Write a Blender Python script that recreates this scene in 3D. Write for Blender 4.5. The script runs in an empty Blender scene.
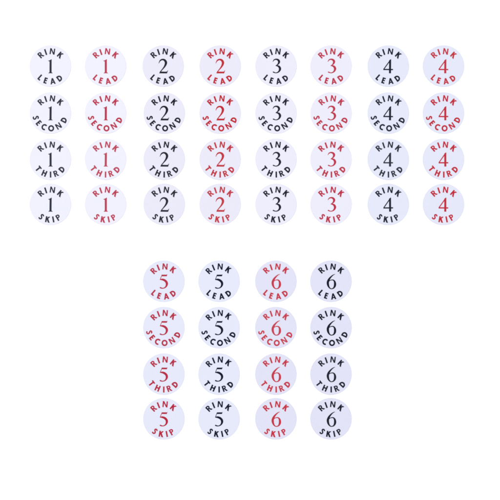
import bpy, math, random
from mathutils import Vector
from mathutils.geometry import delaunay_2d_cdt

random.seed(7)
S = bpy.context.scene
COL = S.collection
PX = 0.0006                      # one photo pixel on the table, in metres
def P(x, y):                     # photo layout -> table layout
    return ((x - 250.0) * PX, (250.0 - y) * PX)

# ------------------------------------------------------------------ camera
cd = bpy.data.cameras.new('camera'); cam = bpy.data.objects.new('camera', cd); COL.objects.link(cam)
cd.sensor_width = 36; cd.lens = 100
cam.location = (0, 0, 500 * PX * 100 / 36); cam.rotation_euler = (0, 0, 0)
cd.clip_start = 0.01; cd.clip_end = 50
S.camera = cam

# ------------------------------------------------------------------ world and lamps
W = bpy.data.worlds.new('World'); S.world = W; W.use_nodes = True
bg = W.node_tree.nodes['Background']
bg.inputs[0].default_value = (1, 1, 1, 1); bg.inputs[1].default_value = 0.45
def softbox(name, loc, size, power):
    l = bpy.data.lights.new(name, 'AREA'); l.shape = 'RECTANGLE'; l.size = size[0]; l.size_y = size[1]; l.energy = power
    o = bpy.data.objects.new(name, l); COL.objects.link(o); o.location = loc
    o.rotation_euler = (Vector((0, 0, 0)) - Vector(loc)).to_track_quat('-Z', 'Y').to_euler()
softbox('softbox_lamp', (-0.15, 0.30, 2.5), (2.6, 2.6), 82)
S.view_settings.view_transform = 'Standard'; S.view_settings.look = 'None'
S.view_settings.exposure = 0.0; S.view_settings.gamma = 1
S.cycles.pixel_filter_type = 'BLACKMAN_HARRIS'
S.cycles.filter_width = 1.9
S.cycles.max_bounces = 6

# ------------------------------------------------------------------ materials
def new_mat(name, rough, spec):
    m = bpy.data.materials.new(name); m.use_nodes = True
    b = m.node_tree.nodes['Principled BSDF']
    b.inputs['Roughness'].default_value = rough
    b.inputs['Specular IOR Level'].default_value = spec
    return m, b

def noisy(m, b, col, amp, scale, bump=0.0, detail=3):
    """base colour with a fine uneven grain of its own (pulp of the card, ink density)"""
    nt = m.node_tree; N = nt.nodes.new; L = nt.links.new
    tc = N('ShaderNodeTexCoord'); oi = N('ShaderNodeObjectInfo')
    add = N('ShaderNodeVectorMath'); add.operation = 'ADD'
    sc = N('ShaderNodeVectorMath'); sc.operation = 'SCALE'; sc.inputs['Scale'].default_value = 3.0
    cx = N('ShaderNodeCombineXYZ')
    L(oi.outputs['Random'], cx.inputs[0]); L(oi.outputs['Random'], cx.inputs[1])
    L(cx.outputs[0], sc.inputs[0]); L(tc.outputs['Object'], add.inputs[0]); L(sc.outputs[0], add.inputs[1])
    n = N('ShaderNodeTexNoise'); n.inputs['Scale'].default_value = scale; n.inputs['Detail'].default_value = detail
    L(add.outputs[0], n.inputs['Vector'])
    mr = N('ShaderNodeMapRange'); mr.inputs[1].default_value = 0.25; mr.inputs[2].default_value = 0.75
    mr.inputs[3].default_value = 1 - amp; mr.inputs[4].default_value = 1 + amp
    L(n.outputs['Fac'], mr.inputs[0])
    mul = N('ShaderNodeVectorMath'); mul.operation = 'SCALE'; mul.inputs[0].default_value = col
    L(mr.outputs[0], mul.inputs['Scale']); L(mul.outputs[0], b.inputs['Base Color'])
    if bump:
        bp = N('ShaderNodeBump'); bp.inputs['Strength'].default_value = bump; bp.inputs['Distance'].default_value = 0.00005
        L(n.outputs['Fac'], bp.inputs['Height']); L(bp.outputs[0], b.inputs['Normal'])

def srgb(r, g, b):
    f = lambda c: (c / 255 / 12.92) if c / 255 <= 0.04045 else ((c / 255 + 0.055) / 1.055) ** 2.4
    return (f(r), f(g), f(b))

tab_m, tb = new_mat('white_table', 0.7, 0.2); noisy(tab_m, tb, (0.90, 0.90, 0.90), 0.008, 900)

K = 0.70                          # photographed value -> card colour under this light
# card stock of each numbered set: the sheets are not quite the same white
CARD = {1: (239, 240, 253), 2: (234, 233, 249), 3: (236, 236, 251), 4: (228, 232, 250), 5: (229, 233, 251), 6: (226, 227, 247)}
INKB = {1: (44, 46, 66), 2: (30, 30, 46), 3: (28, 29, 50), 4: (26, 32, 50), 5: (16, 18, 48), 6: (20, 22, 44)}
INKR = {1: (196, 44, 76), 2: (200, 34, 48), 3: (196, 38, 66), 4: (202, 38, 56), 5: (190, 30, 62), 6: (206, 40, 62)}
THIN = {('black', 1): (.02, .02, .03, .02), ('red', 1): (.05, .03, .10, .06), ('black', 2): (.01, 0, .02, .03), ('red', 2): (.02, .01, .06, .07),
        ('red', 3): (.05, .05, .05, .03), ('black', 4): (0, .01, .05, .01), ('red', 4): (.04, .02, .02, .01), ('red', 5): (.04, .04, .03, .01),
        ('black', 5): (0, 0, 0, 0), ('black', 6): (0, 0, .02, .01), ('red', 6): (.05, .08, .06, .03)}
card_m, ink_m = {}, {}
for n in range(1, 7):
    m, b = new_mat('card_set_%d' % n, 0.55, 0.25)
    noisy(m, b, tuple(c * K for c in srgb(*CARD[n])), 0.022, 1500, 0.15); card_m[n] = m
    for key, T, f in (('black', INKB, 0.60), ('red', INKR, 0.66)):
        for r in range(4):       # some prints took less ink: the card shows through a little
            m, b = new_mat('%s_ink_%d_%d' % (key, n, r), 0.6, 0.05)
            k = THIN.get((key, n), (0.01,) * 4)[r] * 0.5
            noisy(m, b, tuple(c * f * (1 - k) + d * K * k for c, d in zip(srgb(*T[n]), srgb(*CARD[n]))), 0.12, 1800); ink_m[(key, n, r)] = m

# ------------------------------------------------------------------ the table
def mesh_obj(name, me, mat, parent=None):
    o = bpy.data.objects.new(name, me); COL.objects.link(o)
    if mat: me.materials.clear(); me.materials.append(mat)
    o.parent = parent
    return o
me = bpy.data.meshes.new('tabletop')
h = 3.0; t = 0.03
me.from_pydata([(-h,-h,0),(h,-h,0),(h,h,0),(-h,h,0),(-h,-h,-t),(h,-h,-t),(h,h,-t),(-h,h,-t)], [],
               [(0,1,2,3),(7,6,5,4),(0,4,5,1),(1,5,6,2),(2,6,7,3),(3,7,4,0)])
table = mesh_obj('tabletop', me, tab_m); table['kind'] = 'structure'

# ------------------------------------------------------------------ glyph strokes
def smooth(pts, n=8):
    """Catmull-Rom through (x, y, width)"""
    Q = [pts[0]] + list(pts) + [pts[-1]]; out = []
    for i in range(1, len(Q) - 2):
        a, b, c, d = Q[i-1], Q[i], Q[i+1], Q[i+2]
        for k in range(n):
            u = k / n
            out.append(tuple(0.5 * (2*b[j] + (c[j]-a[j])*u + (2*a[j]-5*b[j]+4*c[j]-d[j])*u*u + (3*b[j]-a[j]-3*c[j]+d[j])*u**3) for j in range(3)))
    out.append(tuple(pts[-1])); return out

def ribbon(pts):
    """list of quads following a stroke of varying width"""
    L, R = [], []
    for i, (x, y, w) in enumerate(pts):
        a = pts[max(i-1, 0)]; b = pts[min(i+1, len(pts)-1)]
        dx, dy = b[0]-a[0], b[1]-a[1]; d = math.hypot(dx, dy) or 1
        nx, ny = -dy/d*w/2, dx/d*w/2
        L.append((x+nx, y+ny)); R.append((x-nx, y-ny))
    return [[L[i], L[i+1], R[i+1], R[i]] for i in range(len(L)-1)]

def blob(x, y, r):
    return [[(x + r*math.cos(a*math.tau/14), y + r*math.sin(a*math.tau/14)) for a in range(14)]]

def ccw(p):
    a = sum(p[i][0]*p[(i+1) % len(p)][1] - p[(i+1) % len(p)][0]*p[i][1] for i in range(len(p)))
    return p if a > 0 else p[::-1]

def union(polys):
    V, F = [], []
    for p in polys:
        p = ccw(p); F.append(list(range(len(V), len(V)+len(p)))); V += [Vector(q) for q in p]
    r = delaunay_2d_cdt(V, [], F, 0, 1e-5)
    return [tuple(v) for v in r[0]], [tuple(f) for f, o in zip(r[2], r[5]) if o]   # open counters stay open

w = 0.255
def line(x0, y0, x1, y1, ww=w): return ribbon([(x0, y0, ww), (x1, y1, ww)])
def arc(cx, cy, rx, ry, a0, a1, n=22, ww=w):
    return ribbon([(cx+rx*math.cos(math.radians(a0+(a1-a0)*i/n)), cy+ry*math.sin(math.radians(a0+(a1-a0)*i/n)), ww) for i in range(n+1)])
def box(x0, y0, x1, y1): return [[(x0, y0), (x1, y0), (x1, y1), (x0, y1)]]
e = w / 2
def bowl(x0, xr, yb, yt, h=None, v=None):      # right-hand bowl between two heights, from the stem x0; h, v = weight of the flats and of the turn
    h = h or w; v = v or w; n = 24
    cy = (yb + yt) / 2; ro = (yt - yb) / 2; ri = ro - h; cx = max(xr - ro, x0 + w * 0.6); rx = xr - cx; ix = rx - v
    q = []
    for i in range(n):
        a, b = (math.radians(-90 + 180*(i+d)/n) for d in (0, 1))
        q.append([(cx+rx*math.cos(a), cy+ro*math.sin(a)), (cx+rx*math.cos(b), cy+ro*math.sin(b)), (cx+ix*math.cos(b), cy+ri*math.sin(b)), (cx+ix*math.cos(a), cy+ri*math.sin(a))])
    return q + box(x0, yb, cx + 0.005, yb + h) + box(x0, yt - h, cx + 0.005, yt)
def pen(pts, ww):                # round-jointed stroke of even weight, safe on tight turns
    out = []
    for i in range(len(pts) - 1): out += line(*pts[i][:2], *pts[i+1][:2], ww)
    for p in pts[1:-1]: out += blob(p[0], p[1], ww / 2 * 0.995)
    return out
LET = {                          # letter: (advance width, polygons), cap height 1
 'I': (w, box(0, 0, w, 1)),
 'R': (0.68, box(0, 0, w*.95, 1) + bowl(0, 0.65, 0.42, 1, 0.185, 0.225) + [[(0.22, 0.50), (0.46, 0.50), (0.78, 0), (0.49, 0)]]),
 'P': (0.62, box(0, 0, w*.95, 1) + bowl(0, 0.65, 0.40, 1, 0.19, 0.225)),
 'N': (0.84, box(0, 0, w*.85, 1) + box(0.84-w*.85, 0, 0.84, 1) + [[(0, 1), (0.235, 1), (0.84, 0), (0.605, 0)]]),
 'K': (0.70, box(0, 0, w, 1) + [[(0.17, 0.36), (0.30, 0.46), (0.73, 1), (0.44, 1), (0.17, 0.66)], [(0.50, 0), (0.80, 0), (0.44, 0.66), (0.24, 0.44)]]),
 'L': (0.50, box(0, 0, w, 1) + box(0, 0, 0.52, w*.92)),
 'E': (0.52, box(0, 0, w, 1) + box(0, 0, 0.53, w*.88) + box(0, 1-w*.88, 0.52, 1) + box(0, 0.42, 0.49, 0.42+w*.86)),
 'A': (0.84, [[(-0.02, 0), (0.23, 0), (0.54, 1), (0.31, 1)], [(0.87, 0), (0.61, 0), (0.30, 1), (0.54, 1)]] + box(0.17, 0.20, 0.67, 0.20+w*.75)),
 'D': (0.76, box(0, 0, w, 1) + bowl(0, 0.78, 0, 1)),
 'T': (0.66, box(0.33-e, 0, 0.33+e, 1) + box(0, 1-w*.9, 0.66, 1)),
 'H': (0.76, box(0, 0, w, 1) + box(0.76-w, 0, 0.76, 1) + box(0, 0.43, 0.76, 0.43+w*.9)),
 'O': (1.00, arc(0.50, 0.5, 0.50-e, 0.52-e, 0, 360, 44)),
 'C': (0.78, arc(0.50, 0.5, 0.50-e, 0.52-e, 52, 308, 34)),
 'S': (0.56, pen(smooth([(0.50, 0.81, w), (0.40, 0.885, w), (0.28, 0.90, w), (0.16, 0.83, w), (0.145, 0.70, w), (0.23, 0.59, w), (0.34, 0.50, w),
                          (0.435, 0.38, w), (0.43, 0.22, w), (0.32, 0.12, w), (0.19, 0.10, w), (0.055, 0.17, w)], 5), w * 0.88)),
}
# numerals drawn with thick and thin strokes, in a 500-unit box (y down), with the point that sits on the disc's centre
def num(pts): return ribbon(smooth([(x, y, q * 1.05 + 3.5) for x, y, q in pts]))
NUM = {
 1: ((245, 232), [[(196, 110), (232, 98), (262, 78), (273, 78), (273, 300), (226, 300), (226, 134), (222, 123), (196, 118)],
                  [(226, 300), (273, 300), (273, 352), (276, 368), (297, 380), (297, 388), (203, 388), (203, 380), (222, 368), (226, 352)]]),
 2: ((257, 257), num([(160, 196, 5), (174, 158, 14), (204, 122, 26), (248, 108, 30), (292, 126, 42), (317, 168, 48), (312, 215, 42), (287, 266, 30), (250, 315, 20), (214, 358, 16), (184, 396, 14)])
                 + [[(174, 415), (174, 404), (204, 374), (328, 376), (346, 366), (358, 346), (367, 348), (345, 415)]]),
 3: ((250, 257), num([(178, 158, 5), (204, 118, 18), (250, 103, 26), (294, 118, 38), (315, 152, 44), (306, 192, 34), (276, 225, 18), (240, 246, 8)])
                 + num([(238, 246, 8), (276, 248, 24), (316, 268, 40), (336, 312, 46), (322, 358, 34), (290, 390, 22), (248, 403, 15), (214, 396, 18), (190, 386, 24)]) + blob(188, 386, 13)),
 4: ((259, 232), [[(273, 100), (319, 76), (319, 388), (273, 388)], [(148, 292), (300, 78), (318, 78), (318, 92), (174, 294)], [(148, 290), (362, 290), (362, 319), (148, 319)]]),
 5: ((250, 252), [[(203, 101), (312, 101), (330, 92), (314, 138), (193, 138)], [(203, 101), (217, 101), (172, 221), (160, 213)]]
                 + num([(163, 213, 6), (190, 208, 24), (228, 211, 38), (272, 230, 44), (307, 266, 46), (317, 310, 44), (303, 355, 32), (272, 388, 21), (232, 402, 16), (196, 398, 22), (172, 388, 26)]) + blob(171, 388, 13)),
 6: ((259, 260), num([(348, 98, 4), (302, 119, 16), (252, 163, 28), (212, 215, 40), (189, 275, 46), (193, 335, 42), (214, 385, 28), (246, 416, 18), (278, 422, 16)])
                 + num([(278, 422, 16), (318, 402, 26), (343, 358, 42), (348, 308, 44), (338, 262, 34), (312, 231, 22), (275, 226, 16), (236, 238, 12), (208, 262, 8)])),
}
R0 = 20.8                         # disc radius, photo pixels
CAP = 6.1; RB = 11.65; RO = 18.35   # cap height; radius of the feet of the upper word; of the lower word
ARCS = {                          # clockwise angle of each letter from straight up / anticlockwise from straight down
 'RINK':   (True,  [-41.8, -19.0, 7.6, 41.5]),
 'LEAD':   (False, [-41.0, -18.0, 9.0, 37.0]),
 'SECOND': (False, [-71.5, -49.0, -24.5, 3.5, 32.5, 63.0]),
 'THIRD':  (False, [-52.0, -23.5, 0.5, 20.5, 48.0]),
 'SKIP':   (False, [-35.5, -10.0, 11.5, 31.5]),
}
TOP = 0.0005                      # disc thickness
INK = 0.00004                     # print lies just on the card
_cache = {}
def print_mesh(kind):
    if kind in _cache: return _cache[kind]
    V, F = [], []
    if isinstance(kind, int):
        (cx, cy), polys = NUM[kind]
        v, f = union([[((x-cx)/22.1, -(y-cy)/22.1 - 0.25) for x, y in p] for p in polys])
        V, F = v, f
    else:
        up, angs = ARCS[kind]
        for ch, a in zip(kind, angs):
            adv, polys = LET[ch]; v, f = union(polys)
            off = len(V); t = math.radians(a)
            for x, y in v:
                x = (x - adv/2) * CAP; y = y * CAP
                if up: r, rot = RB + y, -t; X, Y = x, r
                else:  X, Y, rot = x, -RO + y, t
                V.append((X*math.cos(rot) - Y*math.sin(rot), X*math.sin(rot) + Y*math.cos(rot)))
            F += [tuple(i + off for i in q) for q in f]
    _cache[kind] = (V, F); return V, F

def make_print(name, kind, mat, parent):
    key = (kind, mat.name)
    if key not in _meshes:
        V, F = print_mesh(kind)
        me = bpy.data.meshes.new(name)
        me.from_pydata([(x*PX, y*PX, TOP + INK) for x, y in V], [], F); me.materials.append(mat)
        _meshes[key] = me
    o = bpy.data.objects.new(name, _meshes[key]); COL.objects.link(o); o.parent = parent
    return o
_meshes = {}

def disc_mesh(mat):
    prof = [(0.0, 0.0), (R0*PX - 0.00008, 0.0), (R0*PX, 0.00008)]
    b = 0.00020
    for k in range(6):
        a = math.radians(90*k/5); prof.append((R0*PX - b + b*math.cos(a), TOP - b + b*math.sin(a)))
    n = 128; V, F = [], []
    for r, z in prof[1:]:
        V += [(r*math.cos(math.tau*i/n), r*math.sin(math.tau*i/n), z) for i in range(n)]
    m = len(prof) - 1
    for k in range(m-1):
        for i in range(n):
            j = (i+1) % n; F.append((k*n+i, k*n+j, (k+1)*n+j, (k+1)*n+i))
    F.append(tuple(reversed(range(n)))); F.append(tuple((m-1)*n+i for i in range(n)))
    me = bpy.data.meshes.new('disc_body'); me.from_pydata(V, [], F); me.materials.append(mat)
    for p in me.polygons: p.use_smooth = len(p.vertices) == 4
    return me
body = {n: disc_mesh(card_m[n]) for n in range(1, 7)}

def rink_disc(x, y, n, word, colour, where):
    e = bpy.data.objects.new('rink_disc', None); COL.objects.link(e)
    e.empty_display_size = 0.01
    X, Y = P(x, y); e.location = (X, Y, 0)
    e.rotation_euler.z = math.radians(random.uniform(-0.8, 0.8))
    e['label'] = 'white disc printed RINK %d %s in %s, %s' % (n, word, colour, where)
    e['category'] = 'disc'; e['group'] = 'lettered rink discs laid out in rows'
    o = bpy.data.objects.new('disc_body', body[n]); COL.objects.link(o); o.parent = e
    ink = ink_m[(colour, n, WORDS.index(word))]
    u = make_print('upper_word', 'RINK', ink, e); u.rotation_euler.z = math.radians(3.0) if n == 5 else 0
    make_print('numeral', n, ink, e); make_print('lower_word', word, ink, e)

WORDS = ['LEAD', 'SECOND', 'THIRD', 'SKIP']
ROWN = ['top row', 'second row', 'third row', 'bottom row']
ORD = ['first', 'second', 'third', 'fourth', 'fifth', 'sixth', 'seventh', 'eighth']
UP_X = [50.5, 105.7, 164.3, 220.2, 276.1, 331.1, 388.3, 443.5]; UP_Y = [66.1, 113.1, 159.3, 204.4]
for c, x in enumerate(UP_X):
    for r, y in enumerate(UP_Y):
        xx = x - 1.1 if (c == 2 and r == 0) else x
        rink_disc(xx, y, c//2 + 1, WORDS[r], 'black' if c % 2 == 0 else 'red', ROWN[r] + ', %s column of upper block' % ORD[c])
LO_X = [163.9, 219.1, 275.9, 331.0]; LO_Y = [281.2, 327.6, 374.1, 418.8]
for c, x in enumerate(LO_X):
    for r, y in enumerate(LO_Y):
        rink_disc(x, y, 5 + c//2, WORDS[r], 'red' if c % 2 == 0 else 'black', ROWN[r] + ', %s column of lower block' % ORD[c])
